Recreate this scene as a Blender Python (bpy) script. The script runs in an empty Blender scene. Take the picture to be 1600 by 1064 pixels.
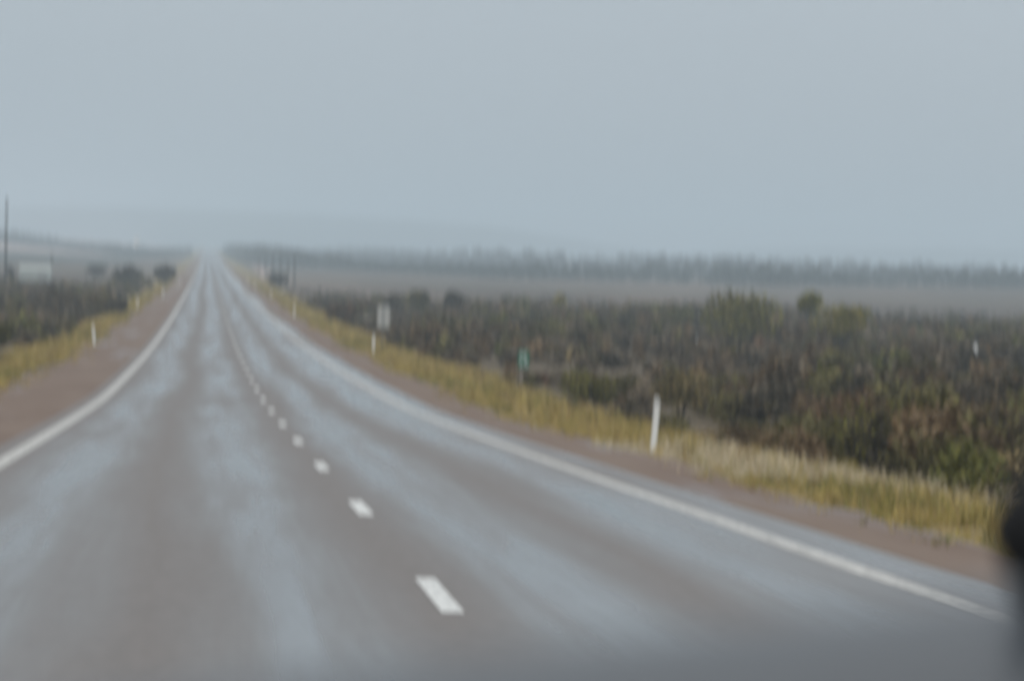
import bpy, math, random
import numpy as np
from mathutils import Vector, Matrix, Euler
R = math.radians
sc = bpy.context.scene
C = sc.collection
rng = np.random.default_rng(7)
random.seed(7)

# ------------------------------------------------------------ camera
cam_d = bpy.data.cameras.new('camera'); cam = bpy.data.objects.new('camera', cam_d); C.objects.link(cam)
sc.camera = cam
CAM = Vector((-1.65, 0.0, 1.95))
YAW, PITCH, ROLL = R(4.902), R(-1.311), R(2.2)
fwd = Vector((math.sin(YAW)*math.cos(PITCH), math.cos(YAW)*math.cos(PITCH), math.sin(PITCH)))
rt0 = Vector((math.cos(YAW), -math.sin(YAW), 0)); up0 = rt0.cross(fwd)
rt = rt0*math.cos(ROLL) + up0*math.sin(ROLL); up = up0*math.cos(ROLL) - rt0*math.sin(ROLL)
m = Matrix((rt, up, -fwd)).transposed().to_4x4(); m.translation = CAM
cam.matrix_world = m
cam_d.sensor_width = 36; cam_d.sensor_fit = 'HORIZONTAL'; cam_d.lens = 126.0
cam_d.clip_start = 0.05; cam_d.clip_end = 20000
cam_d.dof.use_dof = True                # hand-held long lens focused short of the road: everything is soft
cam_d.dof.focus_distance = 5.0
cam_d.dof.aperture_fstop = 7.0
cam_d.dof.aperture_ratio = 3.0

# ------------------------------------------------------------ sky, sun, exposure
SUN_EL, SUN_ROT = R(50), R(200)
w = bpy.data.worlds.new('World'); sc.world = w; w.use_nodes = True
nt = w.node_tree; nt.nodes.clear()
def N(t, tree=None): return (tree or nt).nodes.new(t)
out = N('ShaderNodeOutputWorld'); bg = N('ShaderNodeBackground')
sky = N('ShaderNodeTexSky'); sky.sky_type = 'NISHITA'; sky.sun_disc = False
sky.sun_elevation = SUN_EL; sky.sun_rotation = SUN_ROT; sky.air_density = 1.0; sky.dust_density = 3.0
tc = N('ShaderNodeTexCoord'); sep = N('ShaderNodeSeparateXYZ'); nt.links.new(tc.outputs['Generated'], sep.inputs[0])
# thick even cloud cover: brighter overhead than at the horizon
cl = N('ShaderNodeMath'); cl.operation = 'MAXIMUM'; cl.inputs[1].default_value = 0; nt.links.new(sep.outputs['Z'], cl.inputs[0])
ma = N('ShaderNodeMath'); ma.operation = 'MULTIPLY_ADD'; ma.inputs[1].default_value = 1.7; ma.inputs[2].default_value = 1.0
nt.links.new(cl.outputs[0], ma.inputs[0])
noi = N('ShaderNodeTexNoise'); noi.inputs['Scale'].default_value = 2.2; noi.inputs['Detail'].default_value = 3
mpn = N('ShaderNodeMapping'); mpn.inputs['Scale'].default_value = (1, 1, 4); nt.links.new(tc.outputs['Generated'], mpn.inputs[0]); nt.links.new(mpn.outputs[0], noi.inputs['Vector'])
mr = N('ShaderNodeMapRange'); mr.inputs['To Min'].default_value = .93; mr.inputs['To Max'].default_value = 1.07; nt.links.new(noi.outputs['Fac'], mr.inputs['Value'])
mu = N('ShaderNodeMath'); mu.operation = 'MULTIPLY'; nt.links.new(ma.outputs[0], mu.inputs[0]); nt.links.new(mr.outputs[0], mu.inputs[1])
vm = N('ShaderNodeVectorMath'); vm.operation = 'SCALE'; nt.links.new(mu.outputs[0], vm.inputs['Scale'])
tone = N('ShaderNodeMix'); tone.data_type = 'RGBA'; tone.inputs['A'].default_value = (4.35, 4.82, 5.25, 1); tone.inputs['B'].default_value = (4.95, 4.95, 4.85, 1)
mr2 = N('ShaderNodeMapRange'); mr2.inputs['From Min'].default_value = .2; mr2.inputs['From Max'].default_value = .8; nt.links.new(cl.outputs[0], mr2.inputs['Value'])
nt.links.new(mr2.outputs[0], tone.inputs['Factor']); nt.links.new(tone.outputs['Result'], vm.inputs[0])
mix = N('ShaderNodeMix'); mix.data_type = 'RGBA'; mix.inputs['Factor'].default_value = .93
nt.links.new(sky.outputs[0], mix.inputs['A']); nt.links.new(vm.outputs[0], mix.inputs['B'])
nt.links.new(mix.outputs['Result'], bg.inputs[0]); bg.inputs[1].default_value = 0.1
nt.links.new(bg.outputs[0], out.inputs['Surface'])
sun_d = bpy.data.lights.new('sun', 'SUN'); sun_d.energy = 0.6; sun_d.angle = R(40); sun_d.color = (1, .97, .93)
sun = bpy.data.objects.new('sun', sun_d); C.objects.link(sun)
sd = Vector((math.sin(SUN_ROT)*math.cos(SUN_EL), math.cos(SUN_ROT)*math.cos(SUN_EL), math.sin(SUN_EL)))
sun.rotation_euler = sd.to_track_quat('Z', 'Y').to_euler()
sc.view_settings.view_transform = 'Standard'; sc.view_settings.look = 'None'
sc.view_settings.exposure = 0.0; sc.view_settings.gamma = 1
sc.render.engine = 'CYCLES'
sc.cycles.use_denoising = True
sc.cycles.volume_bounces = 1
sc.cycles.max_bounces = 6
sc.cycles.transparent_max_bounces = 8

# ------------------------------------------------------------ the lie of the land
PROFILE=[(-80,.3),(0,0),(24,-.35),(36,-.64),(48,-.96),(60,-1.27),(73,-1.60),(86,-1.91),(99,-2.18),(130,-2.62),(165,-3.02),(215,-3.42),(300,-3.8),(550,-4.3),(1000,-4.6),(1400,-4.4),(2000,-3.6),(2600,-2.4),(4000,-.2),(7500,3)]
def smooth(a,b,v):
    t=min(1,max(0,(v-a)/(b-a))); return t*t*(3-2*t)
def road_z(y):
    P=PROFILE
    if y<=P[0][0]: return P[0][1]
    for i in range(len(P)-1):
        if y<=P[i+1][0]:
            x0,z0=P[i];x1,z1=P[i+1];h=x1-x0
            def sl(k):
                if k<=0 or k>=len(P)-1:
                    k=min(max(k,0),len(P)-2); return (P[k+1][1]-P[k][1])/(P[k+1][0]-P[k][0])
                a=(P[k][1]-P[k-1][1])/(P[k][0]-P[k-1][0]); b=(P[k+1][1]-P[k][1])/(P[k+1][0]-P[k][0])
                return 0 if a*b<=0 else 2*a*b/(a+b)
            t=(y-x0)/h
            return z0*(2*t**3-3*t*t+1)+sl(i)*h*(t**3-2*t*t+t)+z1*(-2*t**3+3*t*t)+sl(i+1)*h*(t**3-t*t)
    return P[-1][1]
def ground(x,y):
    z=road_z(y); a=abs(x)
    if a<4.8: return z-.02*a-.06
    d=-.096-.05*(min(a,7)-4.8)-.55*smooth(7,12,a)
    far=smooth(300,1100,y)
    if x>0:
        d+=.45*smooth(14,60,x)*(1-far)+4.2*smooth(50,330,x)*smooth(450,1350,y)+3*smooth(200,900,x)*smooth(1400,3000,y)
    else:
        d+=.5*smooth(14,60,-x)*(1-far)+9.*smooth(25,260,-x)*smooth(900,2600,y)
    d+=.10*math.sin(x*.21+1.3)*math.sin(y*.13)*smooth(12,25,a)
    return z+d

# ------------------------------------------------------------ helpers
def mat(name, color=(.2, .2, .2), rough=.7, spec=.3, metal=0.0):
    mm = bpy.data.materials.new(name); mm.use_nodes = True
    b = mm.node_tree.nodes['Principled BSDF']
    b.inputs['Base Color'].default_value = (*color, 1); b.inputs['Roughness'].default_value = rough
    b.inputs['Specular IOR Level'].default_value = spec; b.inputs['Metallic'].default_value = metal
    return mm, b, mm.node_tree
class G:
    """small wrapper for node maths inside one material"""
    def __init__(s, tree):
        s.t = tree; s.pos = tree.nodes.new('ShaderNodeTexCoord').outputs['Object']
        sp = tree.nodes.new('ShaderNodeSeparateXYZ'); tree.links.new(s.pos, sp.inputs[0]); s.x, s.y, s.z = sp.outputs
    def put(s, sock, v):
        if isinstance(v, bpy.types.NodeSocket): s.t.links.new(v, sock)
        elif isinstance(v, (tuple, list)) and sock.type == 'RGBA': sock.default_value = (*v, 1)[:4]
        else: sock.default_value = v
    def op(s, o, a, b=0.0, c=0.0):
        n = s.t.nodes.new('ShaderNodeMath'); n.operation = o
        for i, v in enumerate((a, b, c)): s.put(n.inputs[i], v)
        return n.outputs[0]
    def noise(s, scale=(1, 1, 1), detail=4, rough=.55, off=(0, 0, 0)):
        mp = s.t.nodes.new('ShaderNodeMapping'); s.t.links.new(s.pos, mp.inputs[0])
        mp.inputs['Scale'].default_value = scale; mp.inputs['Location'].default_value = off
        n = s.t.nodes.new('ShaderNodeTexNoise'); n.inputs['Scale'].default_value = 1; n.inputs['Detail'].default_value = detail
        n.inputs['Roughness'].default_value = rough; s.t.links.new(mp.outputs[0], n.inputs['Vector'])
        return n.outputs['Fac']
    def ramp(s, v, a, b, lo=0.0, hi=1.0):
        n = s.t.nodes.new('ShaderNodeMapRange'); n.interpolation_type = 'SMOOTHSTEP'
        for i, q in enumerate((v, a, b, lo, hi)): s.put(n.inputs[i], q)
        return n.outputs[0]
    def mix(s, f, a, b):
        n = s.t.nodes.new('ShaderNodeMix'); n.data_type = 'RGBA'
        s.put(n.inputs['Factor'], f); s.put(n.inputs['A'], a); s.put(n.inputs['B'], b)
        return n.outputs['Result']
    def bump(s, h, strength, dist, b):
        n = s.t.nodes.new('ShaderNodeBump'); n.inputs['Strength'].default_value = strength; n.inputs['Distance'].default_value = dist
        s.put(n.inputs['Height'], h); s.t.links.new(n.outputs[0], b.inputs['Normal'])

def link(name, me, material=None, parent=None):
    o = bpy.data.objects.new(name, me); C.objects.link(o)
    if material: me.materials.append(material)
    if parent: o.parent = parent
    return o
def tag(o, label=None, cat=None, group=None, kind=None):
    if label: o['label'] = label
    if cat: o['category'] = cat
    if group: o['group'] = group
    if kind: o['kind'] = kind
    return o
def empty(name, loc, rot=(0, 0, 0)):
    o = bpy.data.objects.new(name, None); C.objects.link(o); o.location = loc; o.rotation_euler = rot
    o.empty_display_size = .3
    return o
def mesh_py(name, v, f, smooth_=False):
    me = bpy.data.meshes.new(name); me.from_pydata([tuple(map(float, q)) for q in v], [], f); me.update()
    if smooth_: me.polygons.foreach_set('use_smooth', [True]*len(me.polygons))
    return me
def mesh_quads(name, quads, cols=None):
    """quads (n,4,3), cols (n,3): one face each"""
    n = len(quads); me = bpy.data.meshes.new(name)
    me.vertices.add(4*n); me.vertices.foreach_set('co', np.ascontiguousarray(quads, dtype=np.float32).ravel())
    me.loops.add(4*n); me.loops.foreach_set('vertex_index', np.arange(4*n, dtype=np.int32))
    me.polygons.add(n); me.polygons.foreach_set('loop_start', np.arange(0, 4*n, 4, dtype=np.int32))
    me.update(calc_edges=True)
    if cols is not None:
        a = me.color_attributes.new('tint', 'FLOAT_COLOR', 'POINT')
        c = np.ones((n, 4, 4), dtype=np.float32); c[:, :, :3] = np.asarray(cols)[:, None, :]
        a.data.foreach_set('color', c.ravel())
    me.validate()
    return me
def box(v, f, c, s, rot=None):
    b = len(v)
    for dx, dy, dz in ((-1,-1,-1),(1,-1,-1),(1,1,-1),(-1,1,-1),(-1,-1,1),(1,-1,1),(1,1,1),(-1,1,1)):
        p = Vector((dx*s[0]/2, dy*s[1]/2, dz*s[2]/2))
        if rot: p = rot @ p
        v.append(p + Vector(c))
    for q in ((0,3,2,1),(4,5,6,7),(0,1,5,4),(1,2,6,5),(2,3,7,6),(3,0,4,7)): f.append([b+i for i in q])
def tube(v, f, pts, rads, n=8):
    b0 = len(v)
    for k, (p, r) in enumerate(zip(pts, rads)):
        p = Vector(p); a = Vector(pts[max(0, k-1)]); c = Vector(pts[min(len(pts)-1, k+1)])
        t = (c-a).normalized(); u = t.orthogonal().normalized(); q = t.cross(u)
        for i in range(n):
            an = 2*math.pi*i/n; v.append(p + u*(r*math.cos(an)) + q*(r*math.sin(an)))
    for k in range(len(pts)-1):
        for i in range(n):
            j = (i+1) % n; a = b0+k*n; f.append([a+i, a+j, a+n+j, a+n+i])
    f.append([b0+i for i in reversed(range(n))]); f.append([b0+(len(pts)-1)*n+i for i in range(n)])
def tint_mat(name, rough=.75, spec=.15, trans=.0):
    mm, b, t = mat(name, rough=rough, spec=spec)
    a = t.nodes.new('ShaderNodeVertexColor'); a.layer_name = 'tint'
    t.links.new(a.outputs['Color'], b.inputs['Base Color'])
    return mm

# ------------------------------------------------------------ ground
xs = sorted(set([round(s*v, 2) for s in (-1, 1) for v in
     [0, 4, 4.8, 5.4, 6, 6.6, 7, 7.5, 8.2, 9, 10, 11, 12, 13.5, 15, 17, 19, 22, 25, 28, 32, 36, 40, 45, 50, 60, 70, 80, 95, 110, 130, 150, 180, 210, 240, 270, 300, 340, 400, 500, 650, 900, 1300, 2000, 3200, 4800, 6300]]))
ys = sorted(set(list(range(-60, 120, 4)) + list(range(120, 340, 8)) + list(range(340, 700, 20)) + list(range(700, 2000, 60)) + list(range(2000, 4200, 200)) + [4200, 4700, 5300, 6300] + [-6300, -3000, -1200, -500, -200, -120]))
gv = [(x, y, ground(x, y)) for y in ys for x in xs]; nx = len(xs)
gf = [[j*nx+i, j*nx+i+1, (j+1)*nx+i+1, (j+1)*nx+i] for j in range(len(ys)-1) for i in range(nx-1)]
gm, b, t = mat('plain_soil', rough=.9, spec=.1); g = G(t)
n1 = g.noise((.35, .06, .3), 5); n2 = g.noise((.02, .004, .02), 4, off=(3, 1, 0)); n3 = g.noise((3, 1.2, 3), 4)
soil = g.mix(g.ramp(n1, .35, .65), (.108, .09, .073), (.083, .07, .057))
soil = g.mix(g.ramp(n2, .48, .62), soil, (.145, .112, .09))
straw = g.mix(g.ramp(n3, .35, .65), (.26, .19, .08), (.16, .13, .06))
ax = g.op('ABSOLUTE', g.x); axn = g.op('ADD', ax, g.op('MULTIPLY', g.op('SUBTRACT', n1, .5), 3.0))
soil = g.mix(g.ramp(g.y, 560.0, 400.0), soil, g.mix(g.ramp(n1, .4, .6), (.115, .09, .062), (.09, .074, .05)))
verge = g.op('MULTIPLY', g.ramp(axn, 13.0, 10.5), 1.0)
col = g.mix(verge, soil, straw)
# bare pinkish paddock far out on the left
pk = g.op('MULTIPLY', g.ramp(g.x, -38.0, -62.0), g.ramp(g.op('ADD', g.y, g.op('MULTIPLY', n2, 300.0)), 1750.0, 1950.0))
col = g.mix(pk, col, (.36, .27, .235))
mid = g.op('MULTIPLY', g.ramp(g.x, -22.0, -40.0), g.op('MULTIPLY', g.ramp(g.y, 1150.0, 1300.0), g.ramp(g.y, 1850.0, 1700.0)))
col = g.mix(mid, col, (.06, .065, .055))
# dirt track running beside the road far ahead on the right
tr = g.op('MULTIPLY', g.ramp(g.op('ABSOLUTE', g.op('SUBTRACT', g.x, g.op('MULTIPLY_ADD', g.y, .0075, 7.5))), 2.6, 1.8), g.ramp(g.y, 780.0, 900.0))
col = g.mix(tr, col, (.27, .20, .17))
t.links.new(col, b.inputs['Base Color'])
g.bump(n3, .5, .15, b)
ground_o = link('ground', mesh_py('ground', gv, gf, True), gm); tag(ground_o, kind='structure')

# hills fading into the rain
def ridge(name, pts, y0, depth):
    v, f = [], []
    n = len(pts)
    for k, q in enumerate((0, .35, .7, 1.0, 1.5)):
        h = (0, .55, .9, 1.0, .2)[k]
        for i, (x, z) in enumerate(pts):
            v.append((x, y0 + depth*q + 60*math.sin(i*1.7), -12 + (z+12)*h))
    for k in range(4):
        for i in range(n-1): f.append([k*n+i, k*n+i+1, (k+1)*n+i+1, (k+1)*n+i])
    o = link(name, mesh_py(name, v, f, True), hillm); tag(o, kind='structure'); return o
hillm, b, t = mat('hill_scrub', (.05, .06, .055), .95, .05); g = G(t)
t.links.new(g.mix(g.noise((.01, .01, .01), 5), (.05, .06, .05), (.08, .08, .065)), b.inputs['Base Color'])
ridge('hill', [(-700, 20), (-500, 42), (-330, 54), (-150, 60), (20, 62), (180, 61), (330, 58), (480, 52), (600, 40), (720, 24), (850, 6), (950, -8)], 5500, 500)
ridge('hill', [(720, -6), (790, 16), (860, 28), (950, 36), (1100, 42), (1300, 48), (1600, 50), (2000, 45)], 5650, 500)

# ------------------------------------------------------------ road
ry = [y for y in range(-40, 140, 3)] + list(range(140, 340, 6)) + list(range(340, 760, 15)) + list(range(760, 2000, 50)) + list(range(2000, 4600, 100))
def crown(x): return -.018*abs(x)
def strip(name, x0, x1, lift, material, y0=-40, y1=4500, parent=None, nxs=2, wob=0.0):
    Y = [y for y in ry if y0 < y < y1]; Y = [y0] + Y + [y1]
    v, f = [], []
    for y in Y:
        for i in range(nxs):
            x = x0 + (x1-x0)*i/(nxs-1)
            v.append((x, y, road_z(y) + crown(x) + lift))
    for j in range(len(Y)-1):
        for i in range(nxs-1): f.append([j*nxs+i, j*nxs+i+1, (j+1)*nxs+i+1, (j+1)*nxs+i])
    return link(name, mesh_py(name, v, f, True), material, parent)
rm, b, t = mat('wet_chip_seal', rough=.6, spec=.5); g = G(t)
wob = g.op('MULTIPLY', g.op('SUBTRACT', g.noise((.25, .022, .3), 3, off=(2, 7, 0)), .5), 1.5)
xw = g.op('ADD', g.x, wob)
def bell(c, wd): return g.ramp(g.op('ABSOLUTE', g.op('SUBTRACT', xw, c)), wd, wd*.12)
ruts = bell(-3.15, 1.1)
for c, wd in ((-1.15, 1.1), (.95, 1.1), (2.95, 1.25)): ruts = g.op('MAXIMUM', ruts, bell(c, wd))
edge = g.op('MULTIPLY', g.ramp(xw, 2.3, 2.9), g.op('MAXIMUM', g.ramp(g.noise((.5, .013, .5), 3, off=(5, 0, 0)), .38, .6), g.op('MULTIPLY', g.ramp(g.y, 60.0, 85.0), g.ramp(g.y, 260.0, 170.0))))
patch = g.noise((.9, .035, .6), 4, off=(9, 3, 0))
wet = g.op('MULTIPLY', g.op('MAXIMUM', ruts, edge), g.op('MULTIPLY', g.ramp(patch, .25, .6, .35, 1.0), g.ramp(g.noise((2.4, .085, 1), 4, off=(1, 6, 0)), .34, .6, .72, 1.1)))
fine = g.noise((9, 2.2, 9), 4); grit = g.noise((60, 30, 60), 2)
dry = g.mix(g.ramp(fine, .3, .7), (.126, .110, .102), (.145, .127, .119))
t.links.new(g.mix(wet, dry, g.mix(fine, (.105, .105, .106), (.125, .124, .124))), b.inputs['Base Color'])
t.links.new(g.op('MULTIPLY_ADD', edge, -.08, g.op('MULTIPLY_ADD', wet, -.43, .64)), b.inputs['Roughness'])
g.bump(g.op('MULTIPLY_ADD', grit, .6, fine), .15, .01, b)
road = strip('road', -4.75, 4.7, 0.0, rm, nxs=13); tag(road, kind='structure')
pm, b, t = mat('road_paint', (.5, .5, .48), .55, .4); g = G(t)
wear = g.noise((14, 3.0, 14), 5, .65)
t.links.new(g.mix(g.ramp(wear, .38, .56), (.33, .325, .31), (.5, .49, .465)), b.inputs['Base Color'])
strip('edge_line', -4.42, -4.19, .004, pm, parent=road)
strip('edge_line', 3.76, 4.01, .004, pm, parent=road)
dm, b, t = mat('dash_paint', (.7, .71, .7), .5, .4); g = G(t)
t.links.new(g.mix(g.ramp(g.noise((16, 5, 16), 5, .65), .34, .55), (.42, .42, .41), (.64, .645, .63)), b.inputs['Base Color'])
for k in range(60):
    y0 = 24.35 - 12.25 + 12.25*k - 1.5
    o = strip('lane_dash', -.075, .075, .004, dm, y0=y0, y1=y0+3.0, parent=road)

# gravel shoulders, pink-brown, with a ragged outer edge sliding under the grass
sm, b, t = mat('red_gravel', rough=.8, spec=.25); g = G(t)
a1 = g.noise((.7, .12, .7), 5); a2 = g.noise((14, 6, 14), 4)
gc = g.mix(g.ramp(a1, .35, .65), (.148, .098, .07), (.18, .13, .098))
gc = g.mix(g.ramp(a2, .4, .75, 0, .5), gc, (.15, .105, .09))
puddle = g.ramp(g.noise((.55, .05, .5), 4, off=(4, 4, 0)), .56, .68)
gc = g.mix(puddle, gc, (.16, .13, .122))
t.links.new(gc, b.inputs['Base Color']); t.links.new(g.op('MULTIPLY_ADD', puddle, -.35, .8), b.inputs['Roughness'])
g.bump(a2, .4, .03, b)
def shoulder(s, x_in, x_out):
    v, f = [], []
    prof = ((0, -.004), (.25, -.012), (.6, -.03), (.85, -.06), (1.0, -.16))
    for j, y in enumerate(ry):
        wv = .25*math.sin(y*.11) + .18*math.sin(y*.31+1) + .12*math.sin(y*.9)
        for q, dz in prof:
            x = x_in + (x_out + wv*q - x_in)*q
            v.append((s*x, y, road_z(y) + crown(x_in) + dz - .028*(x-x_in)*q))
    n = len(prof)
    for j in range(len(ry)-1):
        for i in range(n-1):
            q = [j*n+i, j*n+i+1, (j+1)*n+i+1, (j+1)*n+i]; f.append(q if s > 0 else q[::-1])
    o = link('gravel_shoulder', mesh_py('gravel_shoulder', v, f, True), sm); tag(o, kind='structure')
shoulder(1, 4.71, 7.0); shoulder(-1, 4.76, 8.3)

# ------------------------------------------------------------ vegetation
leafm = tint_mat('leaf'); stemm, _, _ = mat('bark', (.07, .058, .048), .9, .1); grassm = tint_mat('dry_grass', .7, .2)
def quads_at(cen, size, aspect=1.6, upright=0.0):
    n = len(cen)
    a = rng.normal(size=(n, 3)); a[:, 2] += upright*np.sign(a[:, 2]+1e-6)*2
    a /= np.linalg.norm(a, axis=1, keepdims=True)
    c = rng.normal(size=(n, 3)); u = np.cross(a, c); u /= np.linalg.norm(u, axis=1, keepdims=True)
    s = (size*rng.uniform(.6, 1.4, n))[:, None]
    a = a*s*aspect*.5; u = u*s*.5
    return np.stack([cen-a*1.0, cen+u*.9-a*.1, cen+a, cen-u*.9+a*.1], axis=1)
def shrub_quads(n, wd, ht, leaf, pal, lobes=7, base=0.06, gap=.25):
    """leaf clumps over several uneven lobes; unit: metres, base at origin"""
    L = []
    for k in range(lobes):
        an = rng.uniform(0, 2*math.pi); rr = rng.uniform(.05, .62)*wd/2
        r = rng.uniform(.28, .5)*wd/2
        L.append((rr*math.cos(an), rr*math.sin(an), rng.uniform(base*ht+r*.5, max(ht - r*.8, base*ht+r*.55)), r, rng.uniform(.75, 1.25)))
    wts = np.array([l[3]**2 for l in L]); wts /= wts.sum()
    idx = rng.choice(lobes, n, p=wts)
    d = rng.normal(size=(n, 3)); d /= np.linalg.norm(d, axis=1, keepdims=True)
    rad = rng.uniform(.45, 1.08, n)**.6
    c = np.array([[l[0], l[1], l[2]] for l in L])[idx]; r = np.array([l[3] for l in L])[idx]
    p = c + d*(r*rad)[:, None]*np.array([1, 1, .95])
    p[:, 2] = np.clip(p[:, 2], .02*ht, ht*1.05)
    q = quads_at(p, leaf, 1.8, .25)
    tint = np.array([l[4] for l in L])[idx]*rng.uniform(.85, 1.15, n)
    cols = np.asarray(pal)[rng.integers(0, len(pal), n)]*tint[:, None]
    return q, cols
PAL = {
 'olive': [(.135, .118, .05), (.16, .14, .056), (.11, .097, .046)],
 'dark': [(.07, .06, .042), (.085, .071, .05), (.095, .08, .058)],
 'green': [(.135, .14, .04), (.175, .165, .045), (.11, .115, .038)],
 'grey': [(.175, .14, .10), (.21, .168, .118), (.135, .11, .08)],
 'brown': [(.175, .122, .07), (.15, .103, .062), (.21, .15, .085)],
 'red': [(.21, .12, .075), (.16, .096, .06)],
 'straw': [(.34, .255, .12), (.27, .205, .10), (.22, .17, .085)],
 'yellow': [(.26, .215, .055), (.22, .19, .05), (.30, .235, .07)],
 'lime': [(.19, .18, .04), (.15, .15, .038), (.22, .19, .05)]}

for nm in PAL:
    k = .95 if nm in ('lime', 'yellow') else .82
    PAL[nm] = [tuple(k*q for q in c) for c in PAL[nm]]

def scatter(templates, pts, scales, names, tintj=.38):
    """copies of template quads merged for ground cover"""
    Q, K = [], []
    for (x, y), s, nm in zip(pts, scales, names):
        q, c = templates[nm][rng.integers(len(templates[nm]))]
        a = rng.uniform(0, 2*math.pi); ca, sa = math.cos(a), math.sin(a)
        rot = np.array([[ca, sa, 0], [-sa, ca, 0], [0, 0, 1]])
        Q.append((q.reshape(-1, 3) @ rot).reshape(-1, 4, 3)*np.array([s, s, s*rng.uniform(.8, 1.15)]) + np.array([x, y, ground(x, y)-.04]))
        K.append(c*rng.uniform(1-tintj, 1+tintj))
    return np.concatenate(Q), np.concatenate(K)
def templates(n, leaf, k=3):
    return {nm: [shrub_quads(n, 1.75, 1.0, leaf, PAL[nm], lobes=int(rng.integers(5, 9))) for _ in range(k)] for nm in PAL}
def patchy(x, y):
    return (math.sin(x*.31+y*.045) + math.sin(x*.13-y*.033+2) + math.sin(y*.071+x*.05+4))/3
def scrub_area(side, bands, name):
    Q, K = [], []
    for y0, y1, xa, slope, dens, n, leaf, hs in bands:
        T = templates(n, leaf)
        xm = lambda y: (xa + slope*y)
        area = (y1-y0)*((xm(y0)+xm(y1))/2 - 10)
        cnt = int(area*dens); pts, scl, nms = [], [], []
        for _ in range(cnt):
            y = y0 + (y1-y0)*math.sqrt(rng.uniform()) if y1 > 1.5*y0 else rng.uniform(y0, y1)
            x = rng.uniform(10.2 if side > 0 else 10.4, xm(y))
            if x < 11.3 and rng.uniform() < .5: continue
            pv = patchy(x, y)
            if pv < -.22 and rng.uniform() < (.62 if y > 175 else .2): continue
            if side > 0 and 11.2 < x < 13.2 and 141 < y < 157.5: continue
            pr = rng.uniform()
            if y < 110 and x < 24: tab = (('brown', .36), ('olive', .24), ('dark', .2), ('green', .1), ('straw', .07), ('yellow', .03))
            elif pv > .25: tab = (('olive', .3), ('dark', .2), ('green', .12), ('grey', .2), ('brown', .18))
            elif pv < -.35: tab = (('grey', .3), ('straw', .17), ('red', .16), ('brown', .25), ('olive', .12))
            else: tab = (('grey', .34), ('dark', .2), ('olive', .2), ('brown', .16), ('red', .05), ('straw', .05))
            acc = 0
            for nm, pp in tab:
                acc += pp
                if pr <= acc: break
            h = rng.uniform(*hs)*(1.3 if pv > .25 else .7 if pv < -.3 else .95)
            if nm in ('straw', 'red'): h *= .75
            if x < 12.5: h *= .7
            if side > 0 and 10 < x < 13.5 and 120 < y < 158: h *= .55
            pts.append((side*x, y)); scl.append(h); nms.append(nm)
        q, c = scatter(T, pts, scl, nms); Q.append(q); K.append(c)
    o = link(name, mesh_quads(name, np.concatenate(Q), np.concatenate(K)), leafm)
    return o
o = scrub_area(1, [(44, 95, 9, .24, .4, 600, .08, (.45, 1.4)), (95, 170, 8, .25, .3, 280, .12, (.45, 1.35)), (170, 300, 8, .25, .22, 110, .2, (.5, 1.35)), (300, 480, 8, .25, .16, 55, .28, (.6, 1.2)), (480, 620, 8, .25, .03, 45, .3, (.4, .8))], 'scrub')
tag(o, 'low grey-brown saltbush scrub covering the plain right of the road', 'scrub', kind='stuff')
o = scrub_area(-1, [(80, 170, 16, .03, .5, 230, .12, (.55, 1.25)), (170, 300, 16, .03, .36, 90, .2, (.6, 1.2)), (300, 520, 14, .05, .14, 55, .28, (.6, 1.2)), (520, 660, 18, .0, .12, 70, .3, (.6, 1.5))], 'scrub')
tag(o, 'dark low scrub behind the grass verge left of the road', 'scrub', kind='stuff')

# grass verges
def grass_strip(side, bands, name):
    Q, K = [], []
    pal = np.array([(.45, .345, .125), (.39, .30, .105), (.29, .25, .07), (.45, .34, .16), (.18, .16, .05), (.30, .21, .105)])
    for y0, y1, xa, xb, dens, nb, wdt, hs in bands:
        cnt = int((y1-y0)*(xb-xa)*dens)
        y = y0 + (y1-y0)*rng.uniform(size=cnt); x = xa + (xb-xa)*rng.beta(1.15, 1.5, cnt)
        x = x + .25*np.sin(y*.11) + .15*np.sin(y*.45)
        pv = np.sin(x*1.1+y*.16) + np.sin(y*.07+2) + rng.normal(size=cnt)*.8
        for i in range(cnt):
            if math.sin(x[i]*2.3+y[i]*.33+side)+math.sin(y[i]*.19-x[i]*1.1) < -.55 and rng.uniform() < .75: continue
            pale = side > 0 and 55 < y[i] < 74 and rng.uniform() < .7
            n = nb; h0 = rng.uniform(*hs)*(1 + .25*(pv[i] > .6))
            base = pal[rng.choice(6, p=(.28, .22, .14, .16, .08, .12) if pv[i] > -.5 else (.12, .2, .28, .06, .22, .12))]
            base = np.array([.17, .175, .055]) if pv[i] < -1.25 else base
            h0 = h0*(.45+.55*min(1, (x[i]-xa)/1.6))*(.7 if pv[i] < -1.25 else 1)
            if pale: base = np.array([.56, .48, .34])  # pale veil of a water smear on the windscreen, put into the tuft colour
            an = rng.uniform(0, 2*math.pi, n); rr = rng.uniform(0, .16, n)
            bx = side*x[i] + rr*np.cos(an); by = y[i] + rr*np.sin(an)
            bz = np.full(n, ground(side*x[i], y[i]) - .03)
            lean = rng.uniform(.1, .95, n)*h0; h = h0*rng.uniform(.55, 1.1, n)
            ta = rng.uniform(0, 2*math.pi, n); wa = rng.uniform(0, math.pi, n); ww = wdt*rng.uniform(.6, 1.3, n)/2
            b0 = np.stack([bx, by, bz], 1); wv = np.stack([np.cos(wa)*ww, np.sin(wa)*ww, np.zeros(n)], 1)
            tip = b0 + np.stack([lean*np.cos(ta), lean*np.sin(ta), h], 1)
            Q.append(np.stack([b0-wv, b0+wv, tip+wv*.35, tip-wv*.35], 1))
            K.append(base*rng.uniform(.8, 1.15, (n, 1)))
    return link(name, mesh_quads(name, np.concatenate(Q), np.concatenate(K)), grassm)
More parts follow.
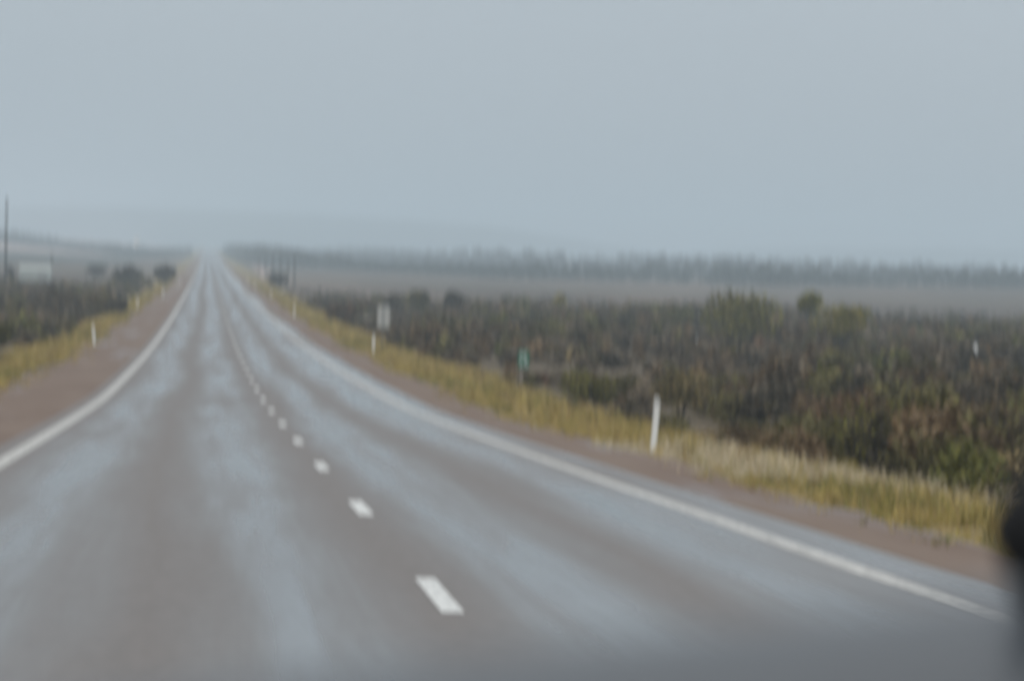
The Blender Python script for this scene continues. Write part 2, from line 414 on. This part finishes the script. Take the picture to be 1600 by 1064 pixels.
o = grass_strip(1, [(18, 120, 5.6, 7.2, 1.3, 12, .02, (.14, .3)), (18, 90, 6.6, 12.6, 8.5, 14, .02, (.12, .42)), (90, 190, 6.5, 12.4, 4, 12, .035, (.14, .46)), (190, 420, 6.4, 11.5, 1.9, 9, .07, (.16, .46)), (420, 700, 6.2, 10, .6, 8, .12, (.2, .45))], 'verge_grass')
tag(o, 'dry yellow grass along the right gravel shoulder', 'grass', kind='stuff')
o = grass_strip(-1, [(70, 220, 6.6, 8.6, .9, 12, .03, (.16, .32)), (70, 190, 7.7, 11.2, 5, 12, .035, (.2, .48)), (190, 420, 7.6, 11, 2.2, 9, .07, (.2, .5)), (420, 700, 7.2, 10, .6, 8, .12, (.2, .45))], 'verge_grass')
tag(o, 'dry yellow grass along the left gravel shoulder', 'grass', kind='stuff')

# single shrubs and small trees one can pick out: crown + trunk
def shrub(kind, x, y, wd, ht, pal, label, cat, n, leaf, stem=.12, group='single shrubs standing out of the scrub', extra=None, lobes=9, wide=1.35):
    z = ground(x, y)
    root = empty(kind, (x, y, z-.03)); tag(root, label, cat, group)
    pl = list(PAL[pal]) + (list(PAL[extra]) if extra else [])
    q, c = shrub_quads(n, wd*wide, ht*1.08, leaf, pl, lobes=lobes, base=stem)
    link('crown', mesh_quads('crown', q, c), leafm, root)
    v, f = [], []
    for k in range(4):
        a = rng.uniform(0, 6.28); r = wd*rng.uniform(.12, .3)
        tube(v, f, [(.05*math.cos(a), .05*math.sin(a), 0), (r*.4*math.cos(a), r*.4*math.sin(a), ht*.3), (r*math.cos(a), r*math.sin(a), ht*.72)], [.022*ht+.01, .016*ht+.006, .006*ht], 6)
    link('trunk', mesh_py('trunk', v, f, True), stemm, root)
    return root
shrub('green_bush', 12.4, 131, 1.75, 1.3, 'lime', 'low green bush behind the grass, right of the small green sign', 'bush', 1500, .09, extra='olive')
shrub('green_bush', 14.6, 121, 2.1, 1.5, 'olive', 'olive bush directly behind the nearest white guide post', 'bush', 1700, .09, extra='straw')
shrub('green_bush', 12.3, 73.5, 2.2, 1.65, 'lime', 'big yellow-green bush at the grass edge, nearest green one on the right', 'bush', 2600, .06, extra='dark')
shrub('dark_bush', 14.3, 75, 2.9, 1.85, 'brown', 'big dark brown bush nearest the right edge, above the yellow grass', 'bush', 2800, .06, extra='dark')
shrub('green_bush', 16.0, 79, 2.4, 1.6, 'olive', 'olive bush cut by the right edge of the picture, behind the dark brown bush', 'bush', 2400, .065, extra='brown')
shrub('brown_bush', 15.2, 92, 3.0, 1.5, 'brown', 'rusty brown bush behind the big yellow-green bush on the right', 'bush', 2200, .08, extra='red')
shrub('slender_tree', 49.5, 300, 3.2, 4.1, 'lime', 'tallest slim olive-green tree rising above the scrub on the right', 'tree', 800, .26, stem=.5, lobes=7, wide=1.0)
shrub('spreading_tree', 47.3, 272, 4.8, 3.1, 'yellow', 'low spreading yellow-green tree on thin trunks, right of the tallest tree', 'tree', 1000, .2, stem=.5, extra='lime', lobes=9, wide=1.1)
shrub('broad_shrub', 41.0, 278, 6.8, 3.8, 'lime', 'wide olive shrub thicket just left of the tallest tree', 'shrub', 1600, .22, extra='olive', lobes=12, stem=.3)
shrub('green_bush', 46.6, 362, 3.2, 1.8, 'olive', 'small rounded green shrub on the scrub skyline above the nearest guide post', 'shrub', 600, .24, extra='green')
shrub('brown_shrub', 42.3, 443, 1.9, 2.3, 'yellow', 'lone upright brown-green shrub on the scrub skyline, above the small green sign', 'shrub', 450, .28)
shrub('dark_shrub', 26.0, 405, 3.0, 2.6, 'dark', 'dark rounded shrub, rightmost of three behind the grey sign', 'shrub', 700, .26)
shrub('dark_shrub', 22.7, 410, 2.7, 2.8, 'olive', 'olive dark shrub, middle of three behind the grey sign', 'shrub', 700, .26)
shrub('dark_shrub', 19.0, 398, 2.2, 2.3, 'dark', 'dark shrub peeping out right beside the grey sign panel', 'shrub', 600, .26)
shrub('reddish_shrub', 11.0, 322, 3.0, 1.9, 'red', 'reddish-brown shrub at the grass edge left of the grey sign', 'shrub', 900, .2, extra='dark')
shrub('dark_shrub', 11.6, 655, 3.4, 2.6, 'dark', 'dark shrub on the right verge below the row of thin poles', 'shrub', 350, .4)
shrub('dark_tree', -14.0, 570, 4.0, 3.5, 'dark', 'dark round tree left of the road, larger of the two near the poles', 'tree', 900, .34, stem=.2)
shrub('dark_tree', -8.6, 598, 3.2, 3.5, 'dark', 'dark round tree closest to the left edge of the road', 'tree', 800, .34, stem=.15)
shrub('dark_shrub', -33.3, 586, 1.5, 2.3, 'dark', 'small dark shrub at the far left, beside the pale shed', 'shrub', 350, .3)
shrub('brown_shrub', -10.9, 322, 3.9, 2.0, 'brown', 'brown shrub behind the left grass verge, left of the second guide post', 'shrub', 1000, .2, extra='olive')
shrub('dark_shrub', -9.3, 305, 2.0, 1.5, 'dark', 'low dark shrub at the left grass edge under the brown shrub', 'shrub', 700, .2)
shrub('dark_shrub', -14.0, 296, 4.6, 2.3, 'dark', 'broad dark grey shrub left of the brown shrub on the left side', 'shrub', 1100, .22, extra='grey')
shrub('green_bush', -11.0, 157, 1.6, 2.2, 'green', 'deep green bush cut by the left edge of the picture', 'bush', 1500, .12, extra='dark')
shrub('dark_shrub', -24.8, 767, 4.0, 2.3, 'dark', 'faint hazy shrub on the left plain between pale shed and round trees', 'shrub', 300, .45)

# far woodland dissolving in the haze
def wood(name, front, depth, dens, hrange, label):
    T = [shrub_quads(130, 4.6, 6.5, .95, [(.09, .102, .094), (.108, .118, .106)], lobes=8, base=.08) for _ in range(6)]
    Q, K = [], []
    for (xa, ya), (xb, yb) in zip(front[:-1], front[1:]):
        L = math.hypot(xb-xa, yb-ya)
        for _ in range(int(L*dens)):
            u = rng.uniform(); dd = depth*rng.uniform()**1.6
            x = xa+(xb-xa)*u + rng.normal()*1.5; y = ya+(yb-ya)*u + dd
            q, c = T[rng.integers(6)]; s = rng.uniform(*hrange)/6.5*(.75+.25*math.sin(x*.06)*math.sin(x*.017+1))
            a = rng.uniform(0, 6.28); ca, sa = math.cos(a), math.sin(a)
            rot = np.array([[ca, sa, 0], [-sa, ca, 0], [0, 0, 1]])
            Q.append((q.reshape(-1, 3) @ rot).reshape(-1, 4, 3)*s + np.array([x, y, ground(x, y)-.6]))
            K.append(c)
            q2, c2 = T[rng.integers(6)]      # undergrowth beneath
            Q.append((q2[::2].reshape(-1, 3) @ rot).reshape(-1, 4, 3)*np.array([s*.8, s*.8, s*.5]) + np.array([x+rng.normal()*1.5, y+rng.normal(), ground(x, y)-.4])); K.append(c2[::2])
            # trunk as two crossed tapered blades of bark colour
            for k in range(2):
                e = np.array([.16, 0, 0]) if k else np.array([0, .16, 0]); b0 = np.array([x, y, ground(x, y)-.3]); tp = b0 + np.array([0, 0, s*4.0])
                Q.append(np.array([[b0-e, b0+e, tp+e*.5, tp-e*.5]])); K.append(np.array([[.05, .045, .04]]))
    o = link(name, mesh_quads(name, np.concatenate(Q), np.concatenate(K)), leafm)
    tag(o, label, 'woodland', kind='stuff')
wood('far_woodland', [(14, 2300), (22, 1480), (98, 1185), (182, 1175), (285, 1235), (430, 1330), (700, 1500)], 330, 1.6, (5, 8.8), 'hazy blue-grey line of trees across the plain on the right')
wood('far_woodland', [(40, 2600), (130, 2100), (330, 1900), (600, 2000)], 700, 1.3, (7, 11), 'faintest rear line of trees melting into the haze on the right')
wood('far_woodland', [(-14, 2300), (-28, 1800), (-60, 1950), (-140, 2300)], 420, .7, (4, 8), 'hazy trees left of the vanishing road, in front of the pink paddock')

# ------------------------------------------------------------ guide posts
whitep, b, t = mat('white_plastic', (.74, .75, .74), .45, .4); g = G(t)
t.links.new(g.mix(g.ramp(g.noise((9, 9, 3), 4), .45, .75), (.80, .81, .80), (.68, .66, .62)), b.inputs['Base Color'])
greyr, _, _ = mat('dull_reflector', (.38, .38, .37), .3, .5)
def post_mesh():
    w2, d2, h = .055, .022, 1.08
    v = [(-w2, -d2, -.15), (w2, -d2, -.15), (w2, d2, -.15), (-w2, d2, -.15),
         (-w2, -d2, h), (w2*.98, -d2, h-.14), (w2*.98, d2, h-.14), (-w2, d2, h), (w2*.55, -d2, h), (w2*.55, d2, h)]
    f = [(0, 3, 2, 1), (0, 1, 5, 8, 4), (2, 3, 7, 9, 6), (1, 2, 6, 5), (3, 0, 4, 7), (4, 8, 9, 7), (8, 5, 6, 9)]
    return mesh_py('guide_post', v, f)
pmesh = post_mesh(); pmesh.materials.append(whitep)
v, f = [], []; box(v, f, (-.008, -.025, 1.0), (.06, .006, .12)); rmesh = mesh_py('reflector', v, f); rmesh.materials.append(greyr)
proto = empty('guide_post', (0, 0, 0)); pb = link('post_body', pmesh, None, proto); rf = link('reflector', rmesh, None, proto)
POSTS = [  # x, y, lean to the right (deg), label
 (7.03, 68.5, 2.8, 'white guide post leaning right in the dry grass, nearest and tallest of all'),
 (7.43, 193.2, .4, 'white guide post standing just left of the grey square sign'),
 (6.35, 324, -2, 'third white guide post along the right verge, beyond the grey sign'),
 (6.5, 453, -2.2, 'fourth white guide post along the right verge, near the start of the thin poles'),
 (5.9, 560, 0, 'tiny fifth white guide post along the right verge, close to the road'),
 (5.6, 640, 0, 'tiny sixth white guide post along the right verge, farthest on that side'),
 (-7.36, 188.6, -7, 'white guide post leaning left on the left gravel, nearest on that side'),
 (-8.02, 338.8, -2.2, 'second white guide post on the left verge, below the round dark trees'),
 (-6.9, 441, 0, 'faint third guide post on the left verge'),
 (-5.95, 543, 0, 'tiny farther guide post on the left verge, left one of a close pair'),
 (-5.76, 572, 0, 'tiny farthest guide post on the left verge, right one of a close pair')]
for i, (x, y, ln, lab) in enumerate(POSTS):
    if i == 0: o = proto
    else:
        o = proto.copy(); C.objects.link(o)
        for ch in (pb, rf):
            c = ch.copy(); C.objects.link(c); c.parent = o
    o.location = (x, y, ground(x, y)); o.rotation_euler = (0, R(ln), R(random.uniform(-6, 6)))
    tag(o, lab, 'guide post', 'white guide posts along the road')

# ------------------------------------------------------------ signs
galv, b, t = mat('weathered_aluminium', (.36, .36, .35), .5, .4, .1); g = G(t)
t.links.new(g.mix(g.noise((3, 3, 2), 4), (.42, .42, .41), (.5, .5, .48)), b.inputs['Base Color'])
steel, _, _ = mat('galvanised_post', (.17, .18, .185), .5, .3, .1)
root = empty('road_sign', (9.15, 218.4, ground(9.15, 218.4))); tag(root, 'grey back of a rectangular road sign on a single steel post', 'road sign')
v, f = [], []; box(v, f, (.02, .03, 1.95), (.74, .012, 1.30))
for z in (1.55, 2.35): box(v, f, (.02, .017, z), (.70, .012, .05))
link('sign_panel', mesh_py('sign_panel', v, f), galv, root)
v, f = [], []; tube(v, f, [(0, -.03, -.2), (0, -.03, 2.5)], [.032, .032], 10); link('post', mesh_py('post', v, f, True), steel, root)

greens, _, _ = mat('sign_green', (.012, .13, .075), .45, .4); whites, _, _ = mat('sign_white', (.5, .56, .53), .5, .3)
postm, _, _ = mat('dull_post', (.42, .38, .35), .7, .2)
gx, gy = 12.3, 157.0
root = empty('distance_marker', (gx, gy, ground(gx, gy)), (0, 0, R(-5))); tag(root, 'small green distance plate with white letters on a thin post in the scrub edge', 'distance sign')
v, f = [], []; box(v, f, (.06, 0, 1.24), (.50, .012, .78)); link('sign_plate', mesh_py('sign_plate', v, f), greens, root)
v, f = [], []; box(v, f, (-.01, .028, .55), (.06, .04, 1.55)); link('post', mesh_py('post', v, f), postm, root)
def letters(body, x, z, size):
    cu = bpy.data.curves.new('lettering', 'FONT'); cu.body = body; cu.size = size; cu.extrude = .002
    cu.align_x = 'CENTER'; cu.offset = .008
    tmp = bpy.data.objects.new('lettering_curve', cu); C.objects.link(tmp); bpy.context.view_layer.update()
    me = bpy.data.meshes.new_from_object(tmp.evaluated_get(bpy.context.evaluated_depsgraph_get())); bpy.data.objects.remove(tmp)
    me.materials.clear(); o = link('lettering', me, whites, root); o.location = (x, -.010, z); o.rotation_euler = (R(90), 0, 0)
    return o
letters('N', .03, 1.30, .40); letters('15', .05, .93, .44)

mk = [(43.25, 206, 1.0, .22, -6, 'short white marker post with wide plate, alone in scrub at far right'), (33.6, 255.5, .55, .05, -4, 'thin white marker post in the scrub, between nearest guide post and trees')]
for x, y, h, wd, ln, lab in mk:
    root = empty('marker_post', (x, y, ground(x, y)+(.8 if wd > .1 else .35)), (0, R(ln), 0)); tag(root, lab, 'marker post')
    v, f = [], []; box(v, f, (0, 0, h*.1-.25), (.06, .04, h*1.0+.7)); link('post', mesh_py('post', v, f), whitep, root)
    v, f = [], []; box(v, f, (0, -.026, h*.72), (wd, .012, h*.7)); link('marker_plate', mesh_py('marker_plate', v, f), whitep, root)

# ------------------------------------------------------------ poles
wood_m, b, t = mat('dark_timber', (.06, .06, .065), .8, .2); g = G(t)
t.links.new(g.mix(g.noise((8, 8, .6), 4), (.045, .045, .05), (.08, .078, .078)), b.inputs['Base Color'])
def pole(x, y, h, r, lean, label, cat, group=None, arm=True, name='power_pole'):
    root = empty(name, (x, y, ground(x, y)), (0, R(lean), 0)); tag(root, label, cat, group)
    v, f = [], []; tube(v, f, [(0, 0, -.5), (0, 0, h*.5), (0, 0, h)], [r, r*.85, r*.65], 10); link('shaft', mesh_py('shaft', v, f, True), wood_m, root)
    if arm:
        v, f = [], []; box(v, f, (0, 0, h-.25), (.09, 1.1, .1))
        for q in (-.5, .5): tube(v, f, [(0, q, h-.2), (0, q, h-.02)], [.04, .025], 6)
        link('crossarm', mesh_py('crossarm', v, f), wood_m, root)
pole(-35.2, 605, 13.8, .19, -1.0, 'tall slender dark power pole at the far left, rising into the sky', 'power pole')
pole(-28.8, 633, 4.7, .15, 0, 'short dark pole just right of the pale shed', 'pole', arm=False, name='timber_pole')
PP = [(14.8, 674, 5.3, 'nearest and darkest of the row of thin poles right of the road'), (14.25, 708, 4.3, 'second thin pole of the row right of the road'), (13.5, 745, 4.7, 'third thin pole of the row right of the road'),
      (12.9, 801, 5.2, 'fourth thin pole of the row right of the road'), (12.4, 867, 4.4, 'fifth faint pole of the row right of the road'), (11.9, 943, 4.3, 'sixth and faintest pole of the row right of the road')]
for i, (x, y, h, lab) in enumerate(PP):
    pole(x, y, h+.9, .13, -1.5 if i == 0 else 0, lab, 'pole', 'thin poles right of the road', arm=False, name='timber_pole')

# ------------------------------------------------------------ pale shed and far homestead
shedm, b, t = mat('pale_sheet_metal', (.5, .55, .53), .5, .4); g = G(t)
t.links.new(g.mix(g.noise((2, 2, .5), 4), (.34, .37, .35), (.42, .45, .42)), b.inputs['Base Color'])
doorm, _, _ = mat('shed_door', (.3, .31, .3), .6, .2)
def shed(x, y, wd, dp, h, label, name, wm, rm_):
    root = empty(name, (x, y, ground(x, y)-.1)); tag(root, label, 'shed')
    v = [(-wd/2, -dp/2, 0), (wd/2, -dp/2, 0), (wd/2, dp/2, 0), (-wd/2, dp/2, 0), (-wd/2, -dp/2, h), (wd/2, -dp/2, h), (wd/2, dp/2, h), (-wd/2, dp/2, h), (-wd/2, 0, h+dp*.16), (wd/2, 0, h+dp*.16)]
    f = [(0, 1, 5, 4), (2, 3, 7, 6), (1, 2, 6, 9, 5), (3, 0, 4, 8, 7)]
    link('wall', mesh_py('wall', v, f), wm, root)
    v, f = [], []
    for s in (-1, 1):
        an = math.atan2(dp*.16, dp/2)
        box(v, f, (0, s*(dp/4+.08), h+dp*.08+.03), (wd+.3, dp/2/math.cos(an)+.25, .05), Euler((-s*an, 0, 0)).to_matrix())
    link('roof', mesh_py('roof', v, f), rm_, root)
    v, f = [], []; box(v, f, (wd*.22, -dp/2-.02, h*.42), (wd*.28, .05, h*.84)); link('door', mesh_py('door', v, f), doorm, root)
shed(-31.3, 628, 5.4, 4.0, 1.9, 'pale low shed at the far left between dark shrub and short pole', 'pale_shed', shedm, shedm)
tankm, _, _ = mat('pale_tank', (.72, .68, .64), .5, .3)
root = empty('water_tank', (-50.5, 2480, ground(-50.5, 2480)-.2)); tag(root, 'tiny pale tank far off in the haze above the round trees at left', 'tank')
v, f = [], []; tube(v, f, [(0, 0, 0), (0, 0, 8.6)], [2.2, 2.2], 20); link('tank_body', mesh_py('tank_body', v, f, True), tankm, root)
v, f = [], []; tube(v, f, [(0, 0, 8.61), (0, 0, 9.7)], [2.35, .2], 20); link('tank_roof', mesh_py('tank_roof', v, f, True), tankm, root)

# ------------------------------------------------------------ dashboard of the car, right under the lens
dashm, b, t = mat('dash_vinyl', (.04, .048, .058), .36, .5); g = G(t)
g.bump(g.noise((400, 400, 400), 2), .1, .001, b)
blackm, _, _ = mat('black_plastic', (.012, .012, .013), .6, .2)
f2 = Vector((math.sin(YAW), math.cos(YAW), 0))
base = CAM + f2*.72
root = empty('car_dashboard', base, (0, 0, -YAW)); tag(root, 'blurred grey car dashboard edge along the lower right corner, with a black knob', 'dashboard')
v, f = [], []
prof = [(-.16, -.050), (-.11, -.026), (-.06, -.009), (-.02, -.001), (0, 0), (.03, -.004), (.055, -.02), (.065, -.05), (.065, -.11), (-.16, -.11)]
XS = [-.36+.02*i for i in range(33)]
def crest(x): return -.0790 + .16*max(-.2, min(x, .15)) - .5*max(0, x-.15)**1.5
for x in XS:
    for yy, dz in prof: v.append((x, yy, crest(x)+dz))
n = len(prof)
for i in range(len(XS)-1):
    for k in range(n):
        a = i*n+k; c = i*n+(k+1) % n; f.append([a, c, c+n, a+n])
f.append(list(range(n))); f.append([(len(XS)-1)*n+k for k in reversed(range(n))])
link('dash_top', mesh_py('dash_top', v, f, True), dashm, root)
v, f = [], []
for k in range(9):
    th = math.pi*k/8
    for i in range(16):
        an = 2*math.pi*i/16
        v.append((.1175+.0225*math.sin(th)**.7*math.cos(an), -.02+.016*math.sin(th)**.7*math.sin(an), -.0490+.0165*math.cos(th)))
for k in range(8):
    for i in range(16):
        j = (i+1) % 16; f.append([k*16+i, (k+1)*16+i, (k+1)*16+j, k*16+j])
link('knob', mesh_py('knob', v, f, True), blackm, root)

# ------------------------------------------------------------ rain haze
hzm = bpy.data.materials.new('haze'); hzm.use_nodes = True; ht = hzm.node_tree; ht.nodes.clear()
ho = ht.nodes.new('ShaderNodeOutputMaterial'); hv = ht.nodes.new('ShaderNodeVolumePrincipled')
hv.inputs['Color'].default_value = (.765, .90, 1.0, 1); hv.inputs['Density'].default_value = 4.6e-4; hv.inputs['Anisotropy'].default_value = 0.0
ht.links.new(hv.outputs[0], ho.inputs['Volume'])
v, f = [], []; box(v, f, (0, 0, 40), (13400, 13400, 110))
tag(link('haze', mesh_py('haze', v, f), hzm), kind='stuff')
